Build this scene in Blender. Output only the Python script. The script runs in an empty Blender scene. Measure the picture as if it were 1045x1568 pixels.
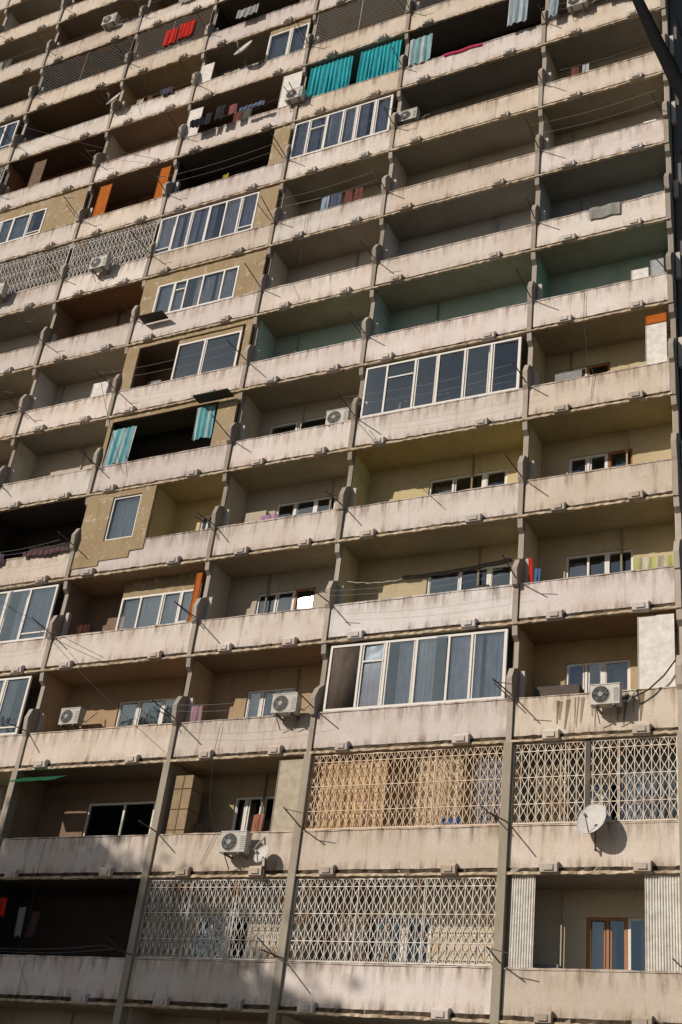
import bpy, math, random
from mathutils import Vector, Matrix
random.seed(7)
R=random.random
def U(a,b): return a+(b-a)*random.random()
FH=2.8; Z0=2.77
def zr(r): return Z0+FH*r
LX=[3.64,0.0,-4.82,-8.69,-13.41,-17.12,-21.9,-25.65,-30.4]   # party wall lines A..
DEP=1.12; ROOM=5.0; WT=2.27
RMIN,RMAX=0,17
scene=bpy.context.scene

# ---------------------------------------------------------------- materials
def newmat(n):
    m=bpy.data.materials.new(n); m.use_nodes=True
    nt=m.node_tree; b=nt.nodes['Principled BSDF']; return m,nt,b
def N(nt,t,**k):
    n=nt.nodes.new(t)
    for a,v in k.items(): setattr(n,a,v)
    return n
def mixc(nt,fac,a,b,mode='MIX'):
    m=N(nt,'ShaderNodeMix',data_type='RGBA',blend_type=mode)
    for s,v in ((m.inputs[0],fac),(m.inputs[6],a),(m.inputs[7],b)):
        if isinstance(v,(int,float)): s.default_value=v
        elif isinstance(v,tuple): s.default_value=v
        else: nt.links.new(v,s)
    return m.outputs[2]
def math_(nt,op,a,b=None,c=None,clamp=False):
    m=N(nt,'ShaderNodeMath',operation=op); m.use_clamp=clamp
    for i,v in enumerate((a,b,c)):
        if v is None: continue
        if isinstance(v,(int,float)): m.inputs[i].default_value=v
        else: nt.links.new(v,m.inputs[i])
    return m.outputs[0]
def noise(nt,vec,scale,detail=4,rough=.6):
    n=N(nt,'ShaderNodeTexNoise'); n.inputs['Scale'].default_value=scale
    n.inputs['Detail'].default_value=detail; n.inputs['Roughness'].default_value=rough
    nt.links.new(vec,n.inputs['Vector']); return n.outputs['Fac']
def ramp(nt,v,a,b,ca=(0,0,0,1),cb=(1,1,1,1)):
    r=N(nt,'ShaderNodeValToRGB'); r.color_ramp.elements[0].position=a; r.color_ramp.elements[1].position=b
    r.color_ramp.elements[0].color=ca; r.color_ramp.elements[1].color=cb
    nt.links.new(v,r.inputs[0]); return r.outputs[0]
def plaster(name,stain=.5,patch=.6,streak=.5,rough=.92,bump=.35,patchcol=(.34,.27,.19,1),grime=0,pth=.62):
    m,nt,b=newmat(name)
    at=N(nt,'ShaderNodeAttribute',attribute_name='Col').outputs['Color']
    geo=N(nt,'ShaderNodeNewGeometry').outputs['Position']
    mp=N(nt,'ShaderNodeMapping'); nt.links.new(geo,mp.inputs[0]); mp.inputs['Scale'].default_value=(4,4,.5)
    big=noise(nt,geo,.9,5,.65); med=noise(nt,geo,3.6,7,.72); fine=noise(nt,geo,38,4,.7)
    st=noise(nt,mp.outputs[0],1.3,6,.72)
    c=mixc(nt,ramp(nt,big,.35,.65,(0,0,0,1),(stain,stain,stain,1)),at,mixc(nt,1.0,at,(.83,.76,.68,1),'MULTIPLY'))
    c=mixc(nt,ramp(nt,st,.55,.73,(0,0,0,1),(streak,streak,streak,1)),c,mixc(nt,1.0,c,(.50,.43,.36,1),'MULTIPLY'))
    c=mixc(nt,ramp(nt,med,pth,pth+.06,(0,0,0,1),(patch,patch,patch,1)),c,mixc(nt,.55,c,patchcol))
    if grime:
        sx=N(nt,'ShaderNodeSeparateXYZ'); nt.links.new(geo,sx.inputs[0])
        h=math_(nt,'MULTIPLY',math_(nt,'FRACT',math_(nt,'DIVIDE',math_(nt,'SUBTRACT',sx.outputs[2],Z0),FH)),FH)
        top=math_(nt,'SUBTRACT',1.0,math_(nt,'DIVIDE',math_(nt,'ABSOLUTE',math_(nt,'SUBTRACT',h,1.0)),.42),clamp=True)
        bot=math_(nt,'SUBTRACT',1.0,math_(nt,'DIVIDE',math_(nt,'ABSOLUTE',math_(nt,'SUBTRACT',h,.12)),.25),clamp=True)
        g1=math_(nt,'MULTIPLY',math_(nt,'MAXIMUM',top,bot),ramp(nt,st,.44,.62)); g2=math_(nt,'MULTIPLY',g1,grime)
        c=mixc(nt,g2,c,mixc(nt,1.0,c,(.38,.31,.25,1),'MULTIPLY'))
    c=mixc(nt,.42,c,mixc(nt,1.0,c,ramp(nt,fine,.3,.75,(.62,.60,.57,1),(1.12,1.12,1.12,1)),'MULTIPLY'))
    nt.links.new(c,b.inputs['Base Color']); b.inputs['Roughness'].default_value=rough
    b.inputs['Specular IOR Level'].default_value=.2
    bp=N(nt,'ShaderNodeBump'); bp.inputs['Strength'].default_value=bump; bp.inputs['Distance'].default_value=.02
    add=N(nt,'ShaderNodeMath',operation='ADD'); nt.links.new(med,add.inputs[0]); nt.links.new(fine,add.inputs[1])
    nt.links.new(add.outputs[0],bp.inputs['Height']); nt.links.new(bp.outputs[0],b.inputs['Normal'])
    return m
M_par=plaster('parapet_paint',.7,.55,.6,bump=.25,grime=.85)
M_slab=plaster('slab_concrete',.8,.75,.5,bump=.6)
M_wall=plaster('wall_plaster',.7,.4,.4)
M_ren=plaster('bare_render',.9,.8,.6,bump=.7,patchcol=(.80,.72,.58,1),pth=.55)
def simple(name,rough=.5,metal=0,nz=.3,rust=False,scale=14,spec=.25):
    m,nt,b=newmat(name)
    at=N(nt,'ShaderNodeAttribute',attribute_name='Col').outputs['Color']
    geo=N(nt,'ShaderNodeNewGeometry').outputs['Position']
    n=noise(nt,geo,scale,5,.65)
    c=mixc(nt,ramp(nt,n,.35,.75,(0,0,0,1),(nz,nz,nz,1)),at,mixc(nt,1.0,at,(.4,.34,.28,1),'MULTIPLY'))
    if rust:
        n2=noise(nt,geo,1.9,7,.75); c=mixc(nt,ramp(nt,n2,.50,.66,(0,0,0,1),(.75,.75,.75,1)),c,(.40,.19,.08,1))
    nt.links.new(c,b.inputs['Base Color']); b.inputs['Roughness'].default_value=rough; b.inputs['Metallic'].default_value=metal
    b.inputs['Specular IOR Level'].default_value=spec
    return m
M_frame=simple('window_frame_paint',.6,0,.3)
M_met=simple('painted_metal',.6,0,.35,True)
M_dark=simple('weathered_dark_metal',.75,.0,.4)
M_plastic=simple('unit_casing',.55,0,.35)
M_panel=simple('painted_panel',.85,0,.5,scale=6,spec=.1)
def clothmat():
    m,nt,b=newmat('cloth')
    at=N(nt,'ShaderNodeAttribute',attribute_name='Col').outputs['Color']
    geo=N(nt,'ShaderNodeNewGeometry').outputs['Position']
    mp=N(nt,'ShaderNodeMapping'); nt.links.new(geo,mp.inputs[0]); mp.inputs['Scale'].default_value=(1,1,.25)
    n=noise(nt,mp.outputs[0],9,4,.6); c=mixc(nt,1.0,at,ramp(nt,n,.3,.7,(.68,.68,.68,1),(1.1,1.1,1.1,1)),'MULTIPLY')
    nt.links.new(c,b.inputs['Base Color']); b.inputs['Roughness'].default_value=.95; b.inputs['Specular IOR Level'].default_value=.1
    tr=N(nt,'ShaderNodeBsdfTranslucent'); nt.links.new(c,tr.inputs[0]); mx=N(nt,'ShaderNodeMixShader'); mx.inputs[0].default_value=.2
    nt.links.new(b.outputs[0],mx.inputs[1]); nt.links.new(tr.outputs[0],mx.inputs[2])
    nt.links.new(mx.outputs[0],nt.nodes['Material Output'].inputs[0]); return m
M_cloth=clothmat()
def glassmat():
    m,nt,b=newmat('window_glass')
    nt.nodes.remove(b)
    t=N(nt,'ShaderNodeBsdfTransparent'); t.inputs[0].default_value=(.97,.98,1,1)
    g=N(nt,'ShaderNodeBsdfGlossy'); g.inputs['Roughness'].default_value=.03; g.inputs[0].default_value=(.66,.86,1,1)
    lw=N(nt,'ShaderNodeLayerWeight'); lw.inputs[0].default_value=.36
    geo=N(nt,'ShaderNodeNewGeometry').outputs['Position']
    n=noise(nt,geo,1.2,2,.5); bp=N(nt,'ShaderNodeBump'); bp.inputs['Strength'].default_value=.25; bp.inputs['Distance'].default_value=.02
    nt.links.new(n,bp.inputs['Height']); nt.links.new(bp.outputs[0],g.inputs['Normal'])
    mr=N(nt,'ShaderNodeMapRange'); mr.inputs[3].default_value=.13; mr.inputs[4].default_value=.95
    nt.links.new(lw.outputs['Fresnel'],mr.inputs[0])
    mx=N(nt,'ShaderNodeMixShader'); nt.links.new(mr.outputs[0],mx.inputs[0])
    nt.links.new(t.outputs[0],mx.inputs[1]); nt.links.new(g.outputs[0],mx.inputs[2])
    nt.links.new(mx.outputs[0],nt.nodes['Material Output'].inputs[0]); return m
M_glass=glassmat()

# ---------------------------------------------------------------- mesh builder
class MB:
    def __init__(s): s.v=[];s.f=[];s.c=[]
    def quad(s,a,b,c,d,col):
        i=len(s.v); s.v+=[a,b,c,d]; s.f.append((i,i+1,i+2,i+3)); s.c.append(col)
    def box(s,x0,x1,y0,y1,z0,z1,col):
        if x1<x0:x0,x1=x1,x0
        i=len(s.v)
        s.v+=[(x0,y0,z0),(x1,y0,z0),(x1,y1,z0),(x0,y1,z0),(x0,y0,z1),(x1,y0,z1),(x1,y1,z1),(x0,y1,z1)]
        for f in ((0,3,2,1),(4,5,6,7),(0,1,5,4),(1,2,6,5),(2,3,7,6),(3,0,4,7)):
            s.f.append(tuple(i+k for k in f)); s.c.append(col)
    def rbox(s,x0,x1,y0,y1,z0,z1,col,seg=.3,jy=.004,jz=.006,colj=0):
        n=max(1,int((x1-x0)/seg)); i0=len(s.v)
        for k in range(n+1):
            x=x0+(x1-x0)*k/n
            for (y,z) in ((y0,z0),(y1,z0),(y1,z1),(y0,z1)):
                s.v.append((x,y+(U(-jy,jy) if y==y0 else 0),z+U(-jz,jz)))
        for k in range(n):
            a=i0+4*k; b=a+4; q=1+U(-colj,colj); c=tuple(t*q for t in col)
            for j in range(4):
                j2=(j+1)%4; s.f.append((a+j,b+j,b+j2,a+j2)[::-1]); s.c.append(c)
        s.f.append((i0,i0+1,i0+2,i0+3)[::-1]); s.c.append(col)
        e=i0+4*n; s.f.append((e,e+1,e+2,e+3)); s.c.append(col)
    def prism_x(s,x0,x1,prof,col):
        n=len(prof); i=len(s.v)
        for x in (x0,x1):
            for (y,z) in prof: s.v.append((x,y,z))
        s.f.append(tuple(range(i,i+n))); s.c.append(col)
        s.f.append(tuple(range(i+2*n-1,i+n-1,-1))); s.c.append(col)
        for k in range(n):
            k2=(k+1)%n; s.f.append((i+k,i+n+k,i+n+k2,i+k2)); s.c.append(col)
    def tube(s,pts,rad,col,n=4):
        pts=[Vector(p) for p in pts]; rings=[]
        if not isinstance(rad,(list,tuple)): rad=[rad]*len(pts)
        for k,p in enumerate(pts):
            d=(pts[min(k+1,len(pts)-1)]-pts[max(k-1,0)]).normalized()
            a=d.cross(Vector((0,0,1)) if abs(d.z)<.9 else Vector((0,1,0))).normalized(); b=d.cross(a)
            i=len(s.v)
            for j in range(n):
                t=2*math.pi*(j+.5)/n; s.v.append(tuple(p+(a*math.cos(t)+b*math.sin(t))*rad[k]))
            rings.append(i)
        for k in range(len(rings)-1):
            for j in range(n):
                j2=(j+1)%n; s.f.append((rings[k]+j,rings[k]+j2,rings[k+1]+j2,rings[k+1]+j)); s.c.append(col)
        s.f.append(tuple(rings[0]+j for j in range(n))[::-1]); s.c.append(col)
        s.f.append(tuple(rings[-1]+j for j in range(n))); s.c.append(col)
    def drape(s,x0,x1,y,z0,z1,col,amp=.03,fold=.16,nz=5,flare=0,stripe=None,skew=0):
        n=max(8,int(abs(x1-x0)/fold*8)); ph=R()*6; i0=len(s.v); p2=R()*6; lam=U(.85,1.2)
        for j in range(nz+1):
            t=j/nz
            for k in range(n+1):
                u=k/n
                xx=x0+(x1-x0)*u+skew*(1-t)+flare*(u-.5)*(1-t)
                w=u*n/8*lam*2*math.pi+ph+.6*math.sin(5*u+j*.5)+1.5*math.sin(u*3+p2)
                yy=y+amp*(math.sin(w)+.35*math.sin(2.3*w+p2))*(1.1-.5*t)
                zz=z0+(z1-z0)*t-(0.03*math.sin(u*9+ph) if j==0 else 0)-(.025*abs(math.sin(u*7+p2)) if j==nz else 0)
                s.v.append((xx,yy,zz))
        for j in range(nz):
            for k in range(n):
                a=i0+j*(n+1)+k; c=col
                if stripe and (k//5)%3==0: c=stripe
                s.f.append((a,a+1,a+n+2,a+n+1)); s.c.append(c)
    def make(s,name,mat,parent=None,smooth=False):
        me=bpy.data.meshes.new(name); me.from_pydata(s.v,[],s.f)
        ca=me.color_attributes.new('Col','FLOAT_COLOR','CORNER'); buf=[]
        for p,c in zip(me.polygons,s.c):
            buf+= [c[0],c[1],c[2],1.0]*p.loop_total
        ca.data.foreach_set('color',buf)
        if smooth: me.polygons.foreach_set('use_smooth',[True]*len(me.polygons))
        me.materials.append(mat); o=bpy.data.objects.new(name,me); scene.collection.objects.link(o)
        if parent: o.parent=parent
        return o

bld=bpy.data.objects.new('apartment_building',None); scene.collection.objects.link(bld)
par,slab,fin,wall,frm,gls,gri,cur,rods,inter,pan,ren=[MB() for _ in range(12)]

PAR=[(.76,.68,.61),(.78,.71,.67),(.76,.70,.68),(.73,.65,.57),(.78,.72,.71),(.81,.76,.73)]
OCH=(.42,.36,.24); OLV=(.37,.34,.29); GRY=(.40,.38,.36); TEAL=(.22,.38,.36); BRN=(.19,.13,.09)
PNK=(.40,.34,.29); ORG=(.46,.13,.02); WHT=(.82,.79,.76); PLB=(.42,.33,.21); CRM=(.52,.46,.36)
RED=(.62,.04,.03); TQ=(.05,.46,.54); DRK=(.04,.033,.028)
def boost(c,k=1.35):
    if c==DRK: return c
    return tuple(min(.75,t*k+.02) for t in c)

def window(x0,x1,z0,z1,y,n,col=WHT,split=None,fw=.055,skip=()):
    frm.box(x0,x1,y,y+.06,z0,z0+fw,col); frm.box(x0,x1,y,y+.06,z1-fw,z1,col)
    xs=[x0+(x1-x0)*k/n for k in range(n+1)]
    for k in range(1,n): xs[k]+=U(-.14,.14)*(x1-x0)/n
    for k,x in enumerate(xs):
        a=x if k==0 else x-fw/2; b=a+fw
        if k==n: a=x-fw;b=x
        frm.box(a,b,y-.004,y+.055,z0+fw,z1-fw,col)
    if split:
        for k in range(n):
            if k in split: 
                zz=z0+(z1-z0)*split[k]; frm.box(xs[k]+fw,xs[k+1]-fw,y+.004,y+.05,zz,zz+.04,col)
    for k in range(n):
        a=xs[k]+fw*.9; b=xs[k+1]-fw*.9; s=.03; c2=tuple(t*.93 for t in col)
        if k in skip:
            cur.box(a,b,y+.02,y+.03,z0+fw,z1-fw,(.15,.12,.10)); continue
        if R()<.6:
            frm.box(a,a+s,y+.012,y+.05,z0+fw,z1-fw,c2); frm.box(b-s,b,y+.012,y+.05,z0+fw,z1-fw,c2)
        ty=U(-.014,.014); tz=U(-.03,.03)
        gls.quad((a,y+.03+ty,z0),(b,y+.03-ty,z0),(b,y+.03-ty+tz,z1-.02),(a,y+.03+ty+tz,z1-.02),(1,1,1))

def wall_open(x0,x1,z0,z1,y,ops,col):
    ops=sorted(ops); x=x0; t=.18
    for (a,b,c,d) in ops:
        if a>x: wall.box(x,a,y,y+t,z0,z1,col)
        if c>z0: wall.box(a,b,y,y+t,z0,c,col)
        if d<z1: wall.box(a,b,y,y+t,d,z1,col)
        x=b
    if x<x1: wall.box(x,x1,y,y+t,z0,z1,col)

def ornate(x0,x1,z0,z1,y,col,pitch=.165,per=.27,r=.0095):
    n=int((x1-x0)/pitch); p=(x1-x0)/n; m_=max(1,round((z1-z0)/per)); per=(z1-z0)/m_
    for k in range(1,n): gri.tube([(x0+k*p,y+.004,z0),(x0+k*p,y+.004,z1)],r*1.1,col,4)
    for k in range(n):
        xc=x0+(k+.5)*p; h=p*.40
        for sg in (-1,1):
            pts=[]
            for q in range(m_):
                z=z0+q*per
                pts+=[(xc+sg*.012,y-.006*sg,z),(xc+sg*h,y-.006*sg,z+per*.36),(xc+sg*h,y-.006*sg,z+per*.52),(xc+sg*.012,y-.006*sg,z+per*.88)]
            pts.append((xc+sg*.012,y-.006*sg,z1)); gri.tube(pts,r*.9,col,4)
        for q in range(m_):
            z=z0+q*per; gri.box(xc-.022,xc+.022,y-.014,y+.014,z+per*.90,z+per*1.0,col)
            if q%2: gri.box(xc-p*.5,xc+p*.5,y-.010,y+.010,z+per*.40,z+per*.46,col)
    for a,b in (((x0,y,z0),(x1,y,z0)),((x0,y,z1),(x1,y,z1)),((x0,y,z0),(x0,y,z1)),((x1,y,z0),(x1,y,z1))): gri.tube([a,b],.02,col,4)
    for f in (.33,.66): gri.tube([(x0+(x1-x0)*f,y-.01,z0),(x0+(x1-x0)*f,y-.01,z1)],.014,col,4)
def lattice(x0,x1,z0,z1,y,col,p=.16,r=.006):
    w=x1-x0;h=z1-z0; k=-int(h/p)-1
    while k*p<w:
        a=k*p
        for s in (0,1):
            u0=max(0,a); t0=u0-a; u1=min(w,a+h); t1=u1-a
            if u1>u0:
                A=(x0+u0,y,z0+t0);B=(x0+u1,y,z0+t1)
                if s: A=(x1-u0,y+.01,z0+t0);B=(x1-u1,y+.01,z0+t1)
                gri.tube([A,B],r,col,4)
        k+=1
    for a,b in (((x0,y,z0),(x1,y,z0)),((x0,y,z1),(x1,y,z1)),((x0,y,z0),(x0,y,z1)),((x1,y,z0),(x1,y,z1)),((x0+w/2,y,z0),(x0+w/2,y,z1))): gri.tube([a,b],.015,col,4)

# ---------------------------------------------------------------- separate objects
def air_conditioner(x,y,z,s=None):
    s=s or U(.76,.88)
    m=MB(); w,h,d=.78*s,.54*s,.28*s; q=U(.8,1); c=(.62*q,.60*q,.55*q); gc=(.20,.20,.19)
    m.box(x-w/2,x+w/2,y,y+d,z,z+h,c)
    m.box(x-w/2-.012,x+w/2+.012,y-.012,y+d+.012,z+h,z+h+.02,(.6,.58,.55))
    cx=x-w*.14; cz=z+h*.5; rr=h*.42; y0=y-.006
    def disc(r,yy,col,n=24):
        i=len(m.v); m.v+= [(cx+r*math.cos(2*math.pi*k/n),yy,cz+r*math.sin(2*math.pi*k/n)) for k in range(n)]
        m.f.append(tuple(range(i,i+n))); m.c.append(col)
    disc(rr,y0,(.02,.02,.02)); disc(rr*.28,y0-.022,(.45,.45,.44))
    for k in range(5):
        a=2*math.pi*k/5; b=a+.7
        m.quad((cx+.05*math.cos(a),y0-.004,cz+.05*math.sin(a)),(cx+rr*.9*math.cos(a),y0-.004,cz+rr*.9*math.sin(a)),(cx+rr*.9*math.cos(b),y0-.012,cz+rr*.9*math.sin(b)),(cx+.05*math.cos(b),y0-.004,cz+.05*math.sin(b)),(.10,.10,.10))
    for q in (1.0,.72,.46):
        m.tube([(cx+rr*q*math.cos(2*math.pi*k/20),y0-.02,cz+rr*q*math.sin(2*math.pi*k/20)) for k in range(21)],.004,gc,4)
    for k in range(6):
        a=math.pi*k/6; m.tube([(cx-rr*math.cos(a),y0-.02,cz-rr*math.sin(a)),(cx+rr*math.cos(a),y0-.02,cz+rr*math.sin(a))],.003,gc,4)
    for k in range(7): m.box(x+w*.30,x+w*.46,y-.008,y,z+.06+k*.055*s,z+.08+k*.055*s,(.35,.35,.34))
    for sx in (-.3,.3):
        m.box(x+sx*w-.02,x+sx*w+.02,y-.02,y+d+.22,z-.05,z-.012,(.2,.18,.16))
        m.tube([(x+sx*w,y+.05,z-.05),(x+sx*w,y+d+.1,z-.3)],.012,(.2,.18,.16),4)
    m.tube([(x+w/2,y+.2,z+.15),(x+w/2+.12,y+.2,z+.1),(x+w/2+.2,y+.25,z+.25),(x+w/2+.25,y+.4,z+.45)],.02,(.5,.48,.44),6)
    return m.make('air_conditioner',M_plastic)
def satellite_dish(x,y,z,r=.36,aim=(-.25,-1,.35),col=(.60,.58,.56)):
    m=MB(); A=Vector(aim).normalized(); e=A.cross(Vector((0,0,1))).normalized(); u=e.cross(A)
    C=Vector((x,y,z)); n=28; rings=[]
    for j in range(6):
        q=j/5*r; i=len(m.v); rings.append(i)
        for k in range(n):
            t=2*math.pi*k/n; m.v.append(tuple(C+e*q*math.cos(t)+u*q*1.08*math.sin(t)+A*(q*q/(r*r)*.09*r/.36)))
    for j in range(5):
        for k in range(n):
            k2=(k+1)%n; m.f.append((rings[j]+k,rings[j]+k2,rings[j+1]+k2,rings[j+1]+k)); m.c.append(col)
    rim=[C+e*r*math.cos(2*math.pi*k/n)+u*r*1.08*math.sin(2*math.pi*k/n)+A*.09*r/.36 for k in range(n+1)]
    m.tube(rim,.008,col,4)
    tip=C+A*r*1.0-u*r*.25
    m.tube([C-u*r*1.05+A*.05,tip],.012,(.25,.25,.25),6)
    m.tube([tip+A*.04,tip-A*.08],.03,(.5,.5,.48),8)
    m.tube([C-A*.02,C-A*.10,(x,y+.16,z-.12),(x,y+.16,z-.55)],.02,(.22,.2,.18),6)
    m.tube([(x,y+.16,z-.50),(x,y+.3,z-.50)],.018,(.22,.2,.18),6)
    return m.make('satellite_dish',M_plastic,smooth=True)
def laundry(name,x0,x1,y,z0,z1,col,stripe=None,amp=.025,fold=.2):
    m=MB(); m.drape(x0,x1,y,z0,z1,col,amp,fold,5,0,stripe,U(-.06,.06)); return m.make(name,M_cloth,smooth=True)
def blanket(x0,x1,zt,col,drop=.4,stripe=None):
    m=MB(); n=14; i0=len(m.v); prof=[(.16,-.25),(.12,.01),(.04,.03),(-.03,.01),(-.045,-.12),(-.05,-drop)]
    for (y,z) in prof:
        for k in range(n+1):
            m.v.append((x0+(x1-x0)*k/n,y-.012*abs(math.sin(k*1.3)),zt+z+.02*math.sin(k*.8)))
    for j in range(len(prof)-1):
        for k in range(n):
            a=i0+j*(n+1)+k; m.f.append((a,a+1,a+n+2,a+n+1)); m.c.append(stripe if stripe and k%4<2 else col)
    return m.make('blanket',M_cloth,smooth=True)

# ---------------------------------------------------------------- bay specs
S={}
def sp(c,r,**k): S[(c,r)]=k
sp(0,1,wall=CRM,cg=(.36,.33,.28),win=(.38,.80),dk=1,ex=[('corr',.03,.17),('corr',.80,1.0)])
sp(0,2,wall=CRM,win=(.3,.8),ex=[('orn',0,1,(.78,.70,.60)),('post',.47),('cur',.05,.3,(.3,.22,.14),.5),('cur',.6,.95,(.25,.3,.36),.7),('dish',.53,-.26,.98,.32)])
sp(0,3,wall=(.38,.28,.16),cg=(.30,.20,.11),win=(.22,.64),dk=1,pc=(.74,.67,.58),ex=[('pan',.77,.985,1.0,2.72,WHT),('ac',.60,-.40,.58),('hose',),('drip',.28,.52),('drip',.66,.8)])
sp(0,4,wall=OCH,win=(.2,.66),cg=(.40,.35,.22),ex=[('cl',.04,.07,.9,1.75,RED,.1),('cl',.09,.13,.95,1.45,(.1,.2,.4),.1),('cl',.72,.99,1.0,1.55,(.6,.57,.42),.35,(.5,.53,.2))])
sp(0,5,wall=OCH,win=(.2,.66),cg=(.44,.38,.21))
sp(0,6,wall=OCH,win=(.1,.5),cg=(.36,.31,.21),ex=[('pan',.84,.98,1.0,2.3,WHT),('pan',.84,.98,2.3,2.6,ORG)])
sp(0,7,wall=(.28,.38,.35),side=TEAL,win=None,cg=(.3,.28,.22),ex=[('pan',.74,.86,1.0,1.4,WHT),('pan',.88,.97,1.0,1.6,(.4,.42,.44))])
sp(0,8,wall=(.22,.25,.28),win=None,cg=(.26,.25,.2),ex=[('bl',.42,.66,(.34,.34,.32),.42),('cl',.45,.62,1.0,1.4,(.5,.47,.17),.3),('ac',.9,.4,1.0)])
sp(0,9,wall=OLV,win=None,cg=(.30,.27,.21)); sp(0,10,wall=OLV,win=(.2,.7),cg=(.27,.26,.22))
sp(0,11,wall=GRY,win=(.2,.7),ex=[('cl',.05,.14,.9,1.8,(.3,.4,.45),-.3),('ac',.3,-.35,1.0),('cl',.55,.9,.95,1.5,(.3,.32,.36),-.2)])
sp(1,1,wall=CRM,win=(.2,.6),dk=1,ex=[('orn',0,1,(.78,.74,.69)),('cur',.05,.3,(.35,.3,.25),.9)])
sp(1,2,wall=CRM,win=None,ex=[('orn',0,1,(.76,.60,.45)),('cur',.03,.40,(.78,.56,.32),.2),('cur',.55,.78,(.78,.64,.45),.25),('cur',.84,.98,(.3,.32,.4),.3),('cl',.7,.8,.98,1.3,(.1,.2,.5),.2)])
sp(1,3,ex=[('gl',.03,.98,1.0,2.72,6,(.70,.72,.84),(0,))],stripe=(.84,.64,.70))
sp(1,4,wall=OCH,win=(.42,.90),cg=(.40,.35,.24),pc=(.87,.85,.86),ex=[('awn',)])
sp(1,5,wall=(.46,.39,.23),win=(.38,.84),cg=(.50,.42,.20))
sp(1,6,cg=(.36,.31,.20),ex=[('gl',.02,.97,1.0,2.72,6,None,())])
sp(1,7,wall=(.28,.38,.35),side=(.3,.4,.42),win=None,cg=(.34,.31,.24)); sp(1,8,wall=(.36,.37,.39),win=None,cg=(.28,.27,.23))
sp(1,9,wall=OLV,win=None,cg=(.30,.28,.24)); sp(1,10,wall=(.22,.21,.18),win=(.2,.6),cg=(.2,.19,.17),ex=[('ac',.07,.05,1.35)])
sp(1,11,wall=DRK,win=None,cg=(.2,.19,.17),ex=[('cl',.03,.20,1.0,2.3,(.25,.46,.50),-.05,(.5,.58,.6)),('bl',.3,.58,(.5,.05,.13),.12),('cl',.78,.92,1.1,2.5,(.35,.45,.52),-.3,(.5,.55,.6))])
sp(1,12,wall=BRN,win=None,ex=[('lat',0,.6,(.2,.2,.2))])
sp(2,1,wall=CRM,win=(.2,.6),dk=1,ex=[('orn',0,1,(.66,.65,.64))])
sp(2,2,wall=(.32,.26,.17),cg=(.34,.28,.19),win=(.34,.72),dk=1,ex=[('cab',.03,.17),('pan',.82,.99,1.0,2.72,CRM),('cl',.52,.6,1.0,1.8,(.4,.18,.12),1.0),('ac',.64,-.4,.46),('dish',.84,-.25,.42,.2)])
sp(2,3,wall=(.34,.25,.16),win=(.3,.7),cg=(.28,.2,.13),ex=[('ac',.85,-.40,.92),('cl',.06,.15,1.0,1.5,(.4,.25,.3),.1)])
sp(2,4,wall=OLV,win=(.25,.72),cg=(.38,.33,.23)); sp(2,5,wall=OLV,win=(.28,.78),cg=(.40,.35,.23),ex=[('cl',.3,.45,.95,1.4,(.5,.3,.45),.3)])
sp(2,6,wall=OLV,win=(.1,.8),cg=(.34,.30,.22),ex=[('ac',.87,.0,1.0)]); sp(2,7,wall=(.29,.38,.35),side=(.4,.5,.52),win=None,cg=(.36,.3,.2))
sp(2,8,wall=GRY,win=None,cg=(.30,.27,.22)); sp(2,9,wall=OLV,win=None,cg=(.30,.28,.22))
sp(2,10,ex=[('gl',.01,.97,1.0,2.7,6,(.84,.85,.88),())],stripe=(.6,.63,.7))
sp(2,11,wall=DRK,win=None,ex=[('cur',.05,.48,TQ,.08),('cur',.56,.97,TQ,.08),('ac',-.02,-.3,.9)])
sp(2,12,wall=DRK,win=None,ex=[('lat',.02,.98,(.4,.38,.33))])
sp(3,1,wall=DRK,win=None,side=(.03,.03,.03),cg=(.05,.05,.05),ex=[('cl',.08,.12,1.95,2.4,RED,.1),('cl',.2,.25,1.5,2.2,(.25,.25,.27),.2),('cl',.3,.35,1.5,2.1,(.1,.06,.06),.2)])  # shaded bay: its shade is put into the near-black wall and ceiling colours
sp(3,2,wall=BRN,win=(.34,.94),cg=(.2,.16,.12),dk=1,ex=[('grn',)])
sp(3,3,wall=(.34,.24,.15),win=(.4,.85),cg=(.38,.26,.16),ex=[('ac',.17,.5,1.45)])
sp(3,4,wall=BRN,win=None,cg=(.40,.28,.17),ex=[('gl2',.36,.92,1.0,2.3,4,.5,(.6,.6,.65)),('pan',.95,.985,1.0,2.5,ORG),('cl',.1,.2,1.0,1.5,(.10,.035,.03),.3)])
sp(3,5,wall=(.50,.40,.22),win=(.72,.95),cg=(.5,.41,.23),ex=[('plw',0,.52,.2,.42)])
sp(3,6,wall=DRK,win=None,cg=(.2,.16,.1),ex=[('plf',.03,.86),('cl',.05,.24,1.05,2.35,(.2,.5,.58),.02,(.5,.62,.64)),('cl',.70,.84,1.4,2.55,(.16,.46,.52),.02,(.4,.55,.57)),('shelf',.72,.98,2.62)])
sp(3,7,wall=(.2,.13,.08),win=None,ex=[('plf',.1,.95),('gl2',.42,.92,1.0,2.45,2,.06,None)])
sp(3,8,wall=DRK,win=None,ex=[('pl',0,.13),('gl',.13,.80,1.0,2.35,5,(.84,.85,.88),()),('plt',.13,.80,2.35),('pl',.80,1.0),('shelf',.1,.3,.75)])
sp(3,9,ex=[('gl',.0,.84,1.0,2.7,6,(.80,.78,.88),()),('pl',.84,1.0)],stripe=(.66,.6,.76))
sp(3,10,wall=DRK,win=None,cg=(.15,.13,.11),ex=[('pl',.86,1.0),('cl',.48,.53,1.0,1.25,(.45,.32,.04),.0)])
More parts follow.
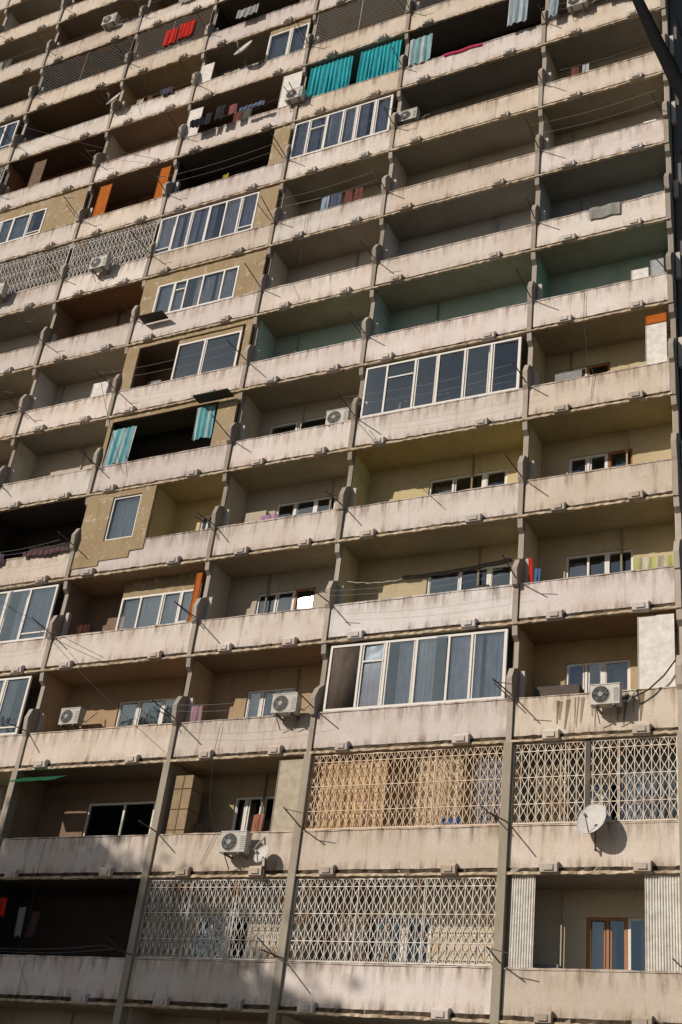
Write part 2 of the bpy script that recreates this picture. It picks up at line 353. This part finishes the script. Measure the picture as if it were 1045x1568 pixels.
sp(3,11,wall=(.12,.06,.03),win=None,ex=[('pan',.0,.12,1.0,2.5,WHT),('pan',.84,1.0,1.0,2.7,WHT),('cl',.11,.24,.85,1.3,(.02,.02,.03),-.4),('cl',.26,.31,.85,1.4,(.05,.05,.06),-.4),('cl',.34,.42,.9,1.6,(.04,.04,.05),-.4),('cl',.46,.53,.95,1.45,(.3,.12,.12),-.4),('cl',.56,.78,.95,1.15,(.14,.18,.28),-.4)])
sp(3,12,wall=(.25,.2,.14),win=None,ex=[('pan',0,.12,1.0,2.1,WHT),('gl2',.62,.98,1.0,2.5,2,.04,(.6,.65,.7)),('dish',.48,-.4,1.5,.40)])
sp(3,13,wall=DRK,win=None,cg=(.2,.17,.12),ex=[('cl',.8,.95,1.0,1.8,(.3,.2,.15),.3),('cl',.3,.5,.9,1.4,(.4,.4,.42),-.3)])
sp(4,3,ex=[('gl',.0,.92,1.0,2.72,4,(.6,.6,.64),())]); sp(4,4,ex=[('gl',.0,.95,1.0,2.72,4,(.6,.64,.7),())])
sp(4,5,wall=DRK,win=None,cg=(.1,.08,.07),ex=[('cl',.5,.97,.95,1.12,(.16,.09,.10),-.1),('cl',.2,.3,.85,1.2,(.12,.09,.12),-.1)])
sp(4,6,wall=(.44,.39,.34),win=None); sp(4,7,wall=(.44,.42,.40),win=None,ex=[('pan',.74,.9,1.0,1.6,WHT)])
sp(4,8,wall=BRN,win=None,cg=(.28,.16,.09)); sp(4,9,wall=DRK,win=None,ex=[('orn',0,1,(.66,.63,.60)),('ac',.5,-.4,.75)])
sp(4,10,wall=(.16,.08,.05),win=None,ex=[('pan',.12,.26,1.0,2.6,ORG),('pan',.86,.97,1.0,2.6,ORG)])
sp(4,11,wall=PNK,win=None,cg=(.28,.2,.14)); sp(4,12,wall=(.3,.22,.12),win=None,ex=[('dish',.05,-.3,1.3,.34),('cl',.6,.75,.95,1.3,(.1,.1,.14),-.1)])
sp(4,13,wall=BRN,win=None,ex=[('lat',0,1,(.25,.23,.2)),('cl',.42,.58,1.3,2.2,RED,-.04),('cl',.6,.8,1.4,2.3,RED,-.04)])
sp(4,14,wall=BRN,win=None,ex=[('cl',.5,.8,.8,1.3,(.5,.48,.45),-.1)])
sp(5,9,wall=DRK,win=None,ex=[('orn',0,1,(.66,.63,.60)),('ac',.45,-.4,.75)])
sp(5,10,wall=DRK,win=None,ex=[('gl',.0,.62,1.0,2.3,4,(.6,.64,.68),()),('plt',0,.62,2.3),('pl',.62,1.0)])
sp(5,11,wall=(.2,.10,.05),win=None,cg=(.1,.08,.07),ex=[('pan',.3,.42,1.0,2.4,BRN)])
sp(5,12,wall=(.1,.08,.08),win=None,cg=(.28,.18,.1)); sp(5,13,wall=DRK,win=None,ex=[('lat',0,1,(.16,.15,.14))])
sp(6,12,wall=DRK,win=None,ex=[('gl',0,.95,1.0,2.6,6,(.5,.55,.6),())]); sp(6,11,wall=DRK,win=None,ex=[('orn',0,1,(.5,.5,.5))])
sp(6,13,wall=BRN,win=None); sp(5,14,wall=BRN,win=None,ex=[('ac',.7,-.3,1.0)]); sp(5,15,wall=BRN,win=None,ex=[('pan',.3,.5,1,2.6,(.35,.12,.04))])

ncol=len(LX)-1
for c in range(ncol):
    X1=LX[c]; X0=LX[c+1]
    for r in range(RMIN,RMAX):
        g_=.095 if r<=2 else .068
        xa=X0+g_; xb=X1-g_; W=xb-xa
        s=S.get((c,r),{}); z=zr(r); zt=zr(r+1)
        def fx(f): return xa+W*f
        ex=s.get('ex',[]); pc=s.get('pc') or random.choice(PAR); q=U(.86,1.04); pc=tuple(t*q for t in pc)
        dy=U(-.015,.015); tl=U(-.01,.01)
        par.rbox(xa+.012,xb-.012,dy,.075,z+.15,z+1.0,pc,.35,.005,.008)
        par.rbox(xa+.005,xb-.005,dy-.016,.085,z+1.0+tl,z+1.03,tuple(t*.95 for t in pc),.25,.006,.008)
        lc=(.60,.50,.38)
        slab.rbox(xa-.05,xb+.05,-.055,.02,z+.0,z+.055,lc,.10,.014,.012,.3)
        slab.rbox(xa,xb,.004,.06,z+.056,z+.15,(.09,.07,.05),.12,.022,.008,.6)  # near-black strip: shadow line above the lip, put into the colour
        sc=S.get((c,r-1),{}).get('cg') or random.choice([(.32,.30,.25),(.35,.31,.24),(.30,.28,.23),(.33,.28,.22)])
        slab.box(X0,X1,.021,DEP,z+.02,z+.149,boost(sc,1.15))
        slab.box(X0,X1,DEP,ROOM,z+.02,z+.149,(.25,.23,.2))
        for f in ((.17,.77) if X1-X0>4.3 else (.27,.77)):
            x=X0+(X1-X0)*f+U(-.05,.05); w=U(.15,.19); q=U(.8,1.05); t=tuple(k*q for k in pc)
            zz=z+U(-.01,.015)
            slab.prism_x(x-w,x+w,[(-.02,zz-.01),(-.13,zz+.02),(-.15,zz+.17),(-.10,zz+.23),(dy+.01,zz+.25)],t)
            slab.box(x-w*.55,x+w*.55,-.163,-.1505,zz+.05,zz+.16,tuple(k*.9 for k in t))
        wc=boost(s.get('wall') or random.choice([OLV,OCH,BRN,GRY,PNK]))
        glz=any(e[0]=='gl' and e[2]-e[1]>.6 for e in ex)
        win=s.get('win','d')
        if win=='d': win=(.25,.7)
        ops=[]
        if win and not glz:
            a,b=fx(win[0]),fx(win[1]); d=.62
            ops=[(a,b-d,z+.95,z+WT),(b-d,b,z+.16,z+WT)]
            window(a+.002,b-d-.002,z+.95,z+WT,DEP+.04,2,WHT if not s.get('dk') or R()<.5 else (.4,.2,.1))
            window(b-d+.002,b-.002,z+.16,z+WT,DEP+.04,1,WHT if R()<.8 else (.35,.14,.05),split={0:.4})
            if R()<(.3 if s.get('dk') else .65):
                cc=random.choice([(.6,.6,.62),(.2,.28,.4),(.45,.35,.3),(.5,.42,.2)])
                cur.drape(a,a+(b-a)*U(.25,.45),DEP+.3,z+.3,z+2.25,cc,.03,.14)
                if R()<.5: cur.drape(b-(b-a)*.3,b,DEP+.3,z+.3,z+2.25,cc,.03,.14)
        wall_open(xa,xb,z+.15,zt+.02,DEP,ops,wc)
        if not glz and wc!=DRK:
            q=U(.5,.95); px=fx(U(.05,.95)); wall.box(px,px+.04,DEP-.05,DEP-.001,z+.15,zt+.018,tuple(t*q for t in wc))
            if R()<.35: pan.box(fx(U(.05,.2)),fx(U(.22,.4)),.5,.9,z+.15,z+U(1.0,1.7),random.choice([BRN,CRM,(.3,.3,.3),(.12,.1,.09)]))
            if R()<.3:
                x=fx(U(.7,.9)); pan.box(x,x+.35,.3,.7,z+.15,z+U(1.1,1.6),random.choice([BRN,CRM,WHT,(.12,.1,.09)]))
            if R()<(.3 if (r>=10 and c>=3) else .07) and not any(e[0]=='orn' for e in ex):
                n=random.randint(2,4); x=fx(U(.1,.5)); yy=U(.3,.7)
                cl_=MB(); cl_.tube([(xa,yy,z+2.2),((xa+xb)/2,yy,z+2.12),(xb,yy,z+2.2)],.004,(.4,.4,.4),3)
                for _ in range(n):
                    w=U(.2,.45); cl_.drape(x,x+w,yy,z+U(1.2,1.6),z+2.13,random.choice([(.5,.5,.52),(.1,.12,.2),(.2,.08,.07),(.55,.5,.4),(.12,.12,.12),(.3,.4,.5)]),.02,.2); x+=w+U(.03,.2)
                    if x>xb-.5: break
                cl_.make('hanging_laundry',M_cloth,None,True)
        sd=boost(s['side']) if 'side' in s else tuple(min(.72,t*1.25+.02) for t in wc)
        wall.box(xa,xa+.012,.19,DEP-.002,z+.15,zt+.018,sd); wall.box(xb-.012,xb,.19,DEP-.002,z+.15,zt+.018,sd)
        for e in ex:
            k=e[0]
            if k=='orn': ornate(fx(e[1])+.02,fx(e[2])-.02,z+1.06,zt-.04,.03,e[3])
            elif k=='lat': lattice(fx(e[1])+.02,fx(e[2])-.02,z+1.06,zt-.04,.03,e[3],.15,.007)
            elif k=='post': gri.box(fx(e[1])-.05,fx(e[1])+.05,.0,.06,z+1.03,zt,(.08,.07,.06))
            elif k=='hose': rods.tube([(fx(.68),-.2,z+.75),(fx(.76),-.15,z+.80),(fx(.84),-.12,z+.95),(fx(.93),-.1,z+1.25),(fx(1.0),-.08,z+1.6)],.018,(.05,.045,.04),6)
            elif k=='drip':  # water stains running down the parapet
                x=fx(e[1])
                while x<fx(e[2]):
                    w=U(.015,.05); L_=U(.25,.7); yy=dy-.0085; sk=U(-.12,.02); q=U(.35,.6); zt_=z+U(.86,.97)
                    par.quad((x-w,yy,zt_),(x+w,yy,zt_),(x+w*.25+sk*L_,yy,zt_-L_),(x-w*.3+sk*L_,yy,zt_-L_),tuple(t*q for t in (.74,.62,.46)))
                    x+=U(.05,.22)
            elif k=='corr':
                a,b=fx(e[1]),fx(e[2]); n=int((b-a)/.05)
                for j in range(n):
                    x=a+(b-a)*j/n; w=(b-a)/n
                    for (u0,y0,u1,y1) in ((0,.03,.3,.03),(.3,.03,.5,.055),(.5,.055,.8,.055),(.8,.055,1,.03)):
                        pan.quad((x+u0*w,y0,z+1.03),(x+u1*w,y1,z+1.03),(x+u1*w,y1,zt+.01),(x+u0*w,y0,zt+.01),(.76,.74,.70))
            elif k=='pan':
                pan.rbox(fx(e[1]),fx(e[2]),.05,.09,z+e[3]+.04,z+e[4],e[5],.3,.003,.004)
                pan.box(fx(e[1])-.02,fx(e[1])-.001,.04,.10,z+e[3]+.04,z+e[4],tuple(t*.7 for t in e[5]))
            elif k=='cur': cur.drape(fx(e[1]),fx(e[2]),e[4],z+.6,zt-.1,e[3],.04,.17,6)
            elif k=='cl': laundry('hanging_laundry',fx(e[1]),fx(e[2]),e[6],z+e[3],z+e[4],e[5],e[7] if len(e)>7 else None)
            elif k=='bl': blanket(fx(e[1]),fx(e[2]),z+1.045,e[3],e[4])
            elif k=='ac': air_conditioner(fx(e[1]),e[2],z+e[3])
            elif k=='dish': satellite_dish(fx(e[1]),e[2],z+e[3],e[4])
            elif k=='gl':
                a,b=fx(e[1]),fx(e[2]); z1=z+e[4]; n=e[5]
                window(a,b,z+1.04,z1,.0,n,WHT,split={0:.12,n-1:.12} if R()<.5 else {1:.7},skip=e[7])
                if e[6]:
                    st=s.get('stripe'); x=a+.1
                    while x<b-.3:
                        w=U(.5,1.1); x2=min(b-.08,x+w); cc=e[6] if R()<.6 or not st else st; qq=U(.88,1.1)
                        cur.drape(x,x2,.09,z+.9,z1+.05,tuple(min(.9,t*qq*1.1) for t in cc),.018,.13,4); x=x2+(U(0,.12) if R()<.6 else .3)
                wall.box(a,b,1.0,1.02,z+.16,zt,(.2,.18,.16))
            elif k=='gl2':
                a,b=fx(e[1]),fx(e[2]); window(a,b,z+e[3]+.04,z+e[4],e[6],e[5],WHT)
                if e[4]<2.6: ren.box(a,b,e[6]+.004,e[6]+.07,z+e[4]+.003,zt+.02,PLB)
                if e[7]: cur.drape(a+.1,b-.1,e[6]+.15,z+.9,z+e[4],e[7],.03,.13)
            elif k=='pl': ren.rbox(fx(e[1]),fx(e[2]),.012,.10,z+1.036,zt+.018,PLB,.3,.004,0)
            elif k=='plt': ren.rbox(fx(e[1]),fx(e[2]),.012,.10,z+e[3]+.004,zt+.018,PLB,.3,.004,0)
            elif k=='plf':
                for (u,v) in ((0,e[1]),(e[2],1.0)): ren.rbox(fx(u),fx(v),.012,.10,z+1.036,zt+.018,PLB,.3,.004,0)
                ren.rbox(fx(e[1])+.002,fx(e[2])-.002,.014,.09,zt-.16,zt+.018,PLB,.3,.004,.01)
            elif k=='plw':
                a,b,u,v=[fx(t) for t in e[1:5]]
                ren.rbox(a,u,-.022,.10,z+.35,zt+.018,PLB,.3,.002,0); ren.rbox(v,b,-.022,.10,z+.7,zt+.018,PLB,.3,.002,0)
                ren.box(u,v,-.022,.10,z+.5,z+1.15,PLB); ren.box(u,v,-.022,.10,zt-.2,zt+.018,PLB)
                window(u,v,z+1.15,zt-.2,.02,1,WHT); wall.box(b-.1,b,.101,DEP,z+.16,zt+.018,(.6,.50,.30))
                cur.drape(u,v,.2,z+1,zt-.1,(.6,.65,.7))
            elif k=='shelf': pan.box(fx(e[1]),fx(e[2]),-.45,-.06,z+e[3],z+e[3]+.03,(.08,.07,.06))
            elif k=='cab':
                a,b=fx(e[1]),fx(e[2]); pan.box(a,b,.12,.6,z+.16,z+2.5,(.36,.27,.17))
                for j in range(1,5): pan.box(a-.005,b+.005,.11,.62,z+.16+j*.5,z+.18+j*.5,(.14,.10,.06))
                pan.box((a+b)/2-.01,(a+b)/2+.01,.112,.12,z+.16,z+2.5,(.14,.10,.06))
            elif k=='grn': pan.prism_x(xa+.02,xa+1.5,[(-.30,z+2.4),(.1,z+2.62),(.1,z+2.65),(-.30,z+2.43)],(.02,.12,.06))
            elif k=='awn':
                for (u,v,za,zb2,cc,hh) in ((.08,.40,1.62,1.50,(.6,.57,.52),.02),(.40,.98,1.58,1.72,(.035,.03,.028),.10)):
                    n=16;i0=len(cur.v)
                    for j in range(n+1):
                        t=j/n; x=fx(u+(v-u)*t); sag=-.06*math.sin(math.pi*t)+.010*math.sin(j*1.7)
                        zz=z+za+(zb2-za)*t+sag
                        cur.v+=[(x,-.06,zz),(x,-.07+.01*math.sin(j*2.3),zz-hh),(x,.10,zz-.02)]
                    for j in range(n):
                        a=i0+3*j; cur.f.append((a,a+3,a+4,a+1)); cur.c.append(cc)
                        if u>.3: cur.f.append((a,a+3,a+5,a+2)); cur.c.append(cc)
        if R()<.95:
            L=U(.7,1.15); tz=U(-.1,.2); sx=U(-.1,.05)
            rods.tube([(xa-.03,-.02,z+1.08),(xa-.03+sx,-.05-L,z+1.08+tz)],.016,(.10,.08,.07),5)
            if R()<.35: rods.tube([(xa-.08+sx,-L*.9,z+1.09+tz),(xa+.35+sx,-L*.85,z+1.0+tz)],.011,(.10,.08,.07),4)
            if R()<.22:
                for yy in (.5,.8):
                    pts=[(xa+W*t/10,-L*yy,z+1.08+tz*yy-.12*math.sin(math.pi*t/10)) for t in range(11)]
                    rods.tube(pts,.003,(.3,.3,.3),3)
            if R()<.4: rods.tube([(xb-.02,-.02,z+1.1),(xb-.02-U(0,.2),-.7,z+1.1+U(-.1,.3))],.013,(.10,.08,.07),5)
        if R()<.2:
            x=fx(U(0,.5)); pts=[(x,-.06,zt+.9),(x+U(-.05,.05),-.07,zt+.02),(x+.1,-.05,z+1.6),(x+U(-.2,.5),-.06,z+1.03),(x+U(-.2,.5),-.04,z+.3)]
            rods.tube(pts,.006,(.06,.06,.06),3)
# long cables strung down the facade
for (p,q) in (((-17.0,-.9,zr(5)+.4),(-11.2,-.25,zr(4)+.1)),((-13.3,-.9,zr(4)+1.1),(-9.0,-.2,zr(3)+.4)),((-13.5,-.8,zr(7)+1.2),(-12.2,-.1,zr(6)+.5)),((-4.9,-.8,zr(6)+1.1),(-2.0,-.1,zr(5)+.6)),((-21,-.8,zr(12)+1),(-14,-.2,zr(11)))):
    p=Vector(p);q=Vector(q); rods.tube([p.lerp(q,t/10)-Vector((0,0,.12*math.sin(math.pi*t/10))) for t in range(11)],.008,(.05,.045,.04),4)

for i,x in enumerate(LX):
    for r in range(RMIN,RMAX):
        z=zr(r); q=U(.75,1.1); c=tuple(t*q for t in (.48,.43,.38)); w=.062
        if r<=2:
            fin.rbox(x-.09,x+.09,-.075,DEP+.2,z+.0,z+FH,(.42,.38,.32) if i!=1 else (.40,.37,.30),.2,.004,0)
        else:
            j=U(-.04,.04); k=U(-.08,.08)
            prof=[(-.05,z),(-.06,z+.92),(-.13+j,z+1.0+k),(-.18+j,z+1.40+k),(-.06,z+1.68+k),(.16,z+1.80),(.16,z+2.45),(.02,z+2.55),(-.02,z+2.8),(DEP+.2,z+2.8),(DEP+.2,z)]
            fin.prism_x(x-w,x+w,prof,c)
            fin.box(x+w+.03,x+w+.14,.22,.34,z+1.0,z+U(1.6,1.9),(.64,.61,.58))
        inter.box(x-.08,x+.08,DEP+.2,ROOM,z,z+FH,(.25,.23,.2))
ZT=zr(RMAX)
slab.box(LX[-1]-.2,LX[0]+.2,-.1,13,ZT,ZT+.3,(.3,.28,.25))
par.box(LX[-1],LX[0],-.05,.1,ZT+.3,ZT+1.2,(.5,.46,.42))
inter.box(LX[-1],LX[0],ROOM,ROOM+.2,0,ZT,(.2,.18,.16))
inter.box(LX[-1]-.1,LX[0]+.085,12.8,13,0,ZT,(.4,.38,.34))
wall.box(LX[0]+.10,LX[0]+.28,.35,12.8,0,ZT,(.16,.16,.17))  # right end wall: shade of the side away from the sun coloured in
wall.box(LX[-1]-.28,LX[-1]-.10,.35,12.8,0,ZT,(.3,.28,.25))
for r in range(RMIN,RMAX):
    wall.box(LX[0]+.281,LX[0]+.30,.3,12.8,zr(r)-.03,zr(r)+.05,(.10,.10,.10))
for c in range(ncol):
    X1=LX[c]; X0=LX[c+1]
    wall.box(X0,X0+.5,.3,.5,0,Z0,(.32,.29,.24)); wall.box(X1-.5,X1,.3,.5,0,Z0,(.32,.29,.24))
    wall.box(X0+.5,X1-.5,.3,.5,0,.5,(.25,.23,.2)); wall.box(X0+.5,X1-.5,.3,.5,2.4,Z0,(.3,.27,.22))
    window(X0+.5,X1-.5,.5,2.4,.35,3,(.3,.3,.3))
    fin.box(X1-.088,X1+.088,-.1,.29,0,Z0,(.34,.31,.26))

par.make('parapets',M_par,bld); slab.make('balcony_slabs',M_slab,bld); fin.make('party_fins',M_wall,bld)
wall.make('balcony_walls',M_wall,bld); frm.make('window_frames',M_frame,bld); gls.make('window_glass',M_glass,bld)
gri.make('security_grilles',M_met,bld); cur.make('curtains',M_cloth,bld,True); rods.make('clothes_rods_and_lines',M_dark,bld)
inter.make('interior_walls',M_wall,bld); pan.make('balcony_panels',M_panel,bld); ren.make('infill_walls',M_ren,bld)

# ---------------------------------------------------------------- street lamp
m=MB(); K=(.008,.008,.009)
P=[(8.46,-16.66,0),(8.46,-16.66,.4),(8.44,-16.66,4.5),(8.28,-16.67,5.75),(8.05,-16.7,7.3),(7.76,-16.73,8.66),(7.50,-16.78,9.5),(7.35,-16.8,9.98),(7.23,-16.83,10.4),(7.07,-16.86,11.01),(6.93,-16.89,11.6),(6.6,-16.9,12.1),(6.1,-16.9,12.35)]
m.tube(P,[.11,.10,.09,.08,.072,.066,.062,.058,.052,.045,.042,.04,.04],K,12)
m.tube([(6.15,-16.9,12.33),(5.9,-16.9,12.42),(5.4,-16.9,12.47),(5.1,-16.9,12.42)],[.05,.14,.15,.06],(.05,.05,.05),10)
m.tube([(8.46,-16.66,0),(8.46,-16.66,.35)],[.2,.17],(.03,.03,.03),12)
M_lamp=simple('black_lamp_paint',.95,0,.3,spec=.1)
m.make('street_lamp',M_lamp,smooth=True)

# ---------------------------------------------------------------- sun, sky
Sd=Vector((-.70,-1.0,.62)).normalized()
el=math.asin(Sd.z); az=math.atan2(Sd.x,Sd.y)
ld=bpy.data.lights.new('sun','SUN'); ld.energy=3.7; ld.angle=math.radians(.55); ld.color=(1,.90,.78)
lo=bpy.data.objects.new('sun',ld); scene.collection.objects.link(lo); lo.rotation_euler=Sd.to_track_quat('Z','Y').to_euler()
w=bpy.data.worlds.new('World'); scene.world=w; w.use_nodes=True; nt=w.node_tree
sky=nt.nodes.new('ShaderNodeTexSky'); sky.sky_type='NISHITA'; sky.sun_disc=False; sky.sun_elevation=el; sky.sun_rotation=az
nt.links.new(sky.outputs[0],nt.nodes['Background'].inputs[0]); nt.nodes['Background'].inputs[1].default_value=.05

# ---------------------------------------------------------------- ground, pavement, tree
g=MB(); g.quad((-1500,-1500,0),(1500,-1500,0),(1500,1500,0),(-1500,1500,0),(.11,.10,.08)); g.make('ground',M_slab)
g=MB(); g.box(-60,40,-5.0,-.12,-.1,.12,(.28,.26,.22)); g.make('pavement',M_slab)
g=MB(); g.box(-60,40,-5.18,-5.003,-.1,.14,(.35,.34,.32)); g.make('kerb',M_slab)
def tree(P0,C,rad,nleaf,seed,ls=1.0):
    random.seed(seed); m=MB(); P0=Vector(P0);C=Vector(C)
    bark=(.09,.07,.05)
    m.tube([P0,P0.lerp(C,.3)+Vector((.2,.1,0)),P0.lerp(C,.6)+Vector((-.1,.2,0)),C],[.40,.30,.22,.12],bark,8)
    tips=[]
    for k in range(46):
        a=P0.lerp(C,U(.5,1)); d=Vector((U(-1,1),U(-1,1),U(-1,.9))); d.normalize()
        e=C+Vector((d.x*rad[0],d.y*rad[1],d.z*rad[2]))*U(.25,.92); mid=a.lerp(e,.5)+Vector((0,0,.4))
        m.tube([a,mid,e],[.09,.05,.02],bark,5); tips+= [e,mid.lerp(e,.5)]
    tr=m.make('tree',M_dark); l=MB()
    for k in range(nleaf):
        t=random.choice(tips)+Vector((random.gauss(0,.75),random.gauss(0,.75),random.gauss(0,.65)))
        a=Vector((U(-1,1),U(-1,1),U(-1,1))).normalized(); b=a.cross(Vector((U(-1,1),U(-1,1),U(-1,1)))).normalized(); s=U(.13,.22)*ls
        c=(U(.03,.06),U(.07,.12),.02); l.quad(tuple(t-a*s),tuple(t+b*s*.6),tuple(t+a*s),tuple(t-b*s*.6),c)
    l.make('leaves',M_cloth,tr)
T=27
for (px,pz,rx,rz,nl,sd_) in ((-13.0,zr(1)+.1,5.4,4.0,60000,3),(-7.2,zr(0)+.6,4.5,3.8,34000,5)):
    C=Vector((px,0,pz))+Sd*T
    tree((C.x,C.y,0),C,(rx,4.0,rz),nl,sd_)

# ---------------------------------------------------------------- camera
f,yaw,pit,rol=1892.33,.522,.533,.1349
F=Vector((-math.sin(yaw)*math.cos(pit),math.cos(yaw)*math.cos(pit),math.sin(pit)))
r0=F.cross(Vector((0,0,1))).normalized(); u0=r0.cross(F)
rt=math.cos(rol)*r0+math.sin(rol)*u0; up=-math.sin(rol)*r0+math.cos(rol)*u0
cd=bpy.data.cameras.new('camera'); co=bpy.data.objects.new('camera',cd); scene.collection.objects.link(co)
mt=Matrix((rt,up,-F)).transposed().to_4x4(); mt.translation=Vector((8.7555,-23.6511,-1.1689+Z0)); co.matrix_world=mt
cd.sensor_fit='VERTICAL'; cd.sensor_height=36; cd.sensor_width=24; cd.lens=36*f/1568; cd.clip_end=4000
scene.camera=co
scene.view_settings.view_transform='Standard'; scene.view_settings.look='None'; scene.view_settings.exposure=0
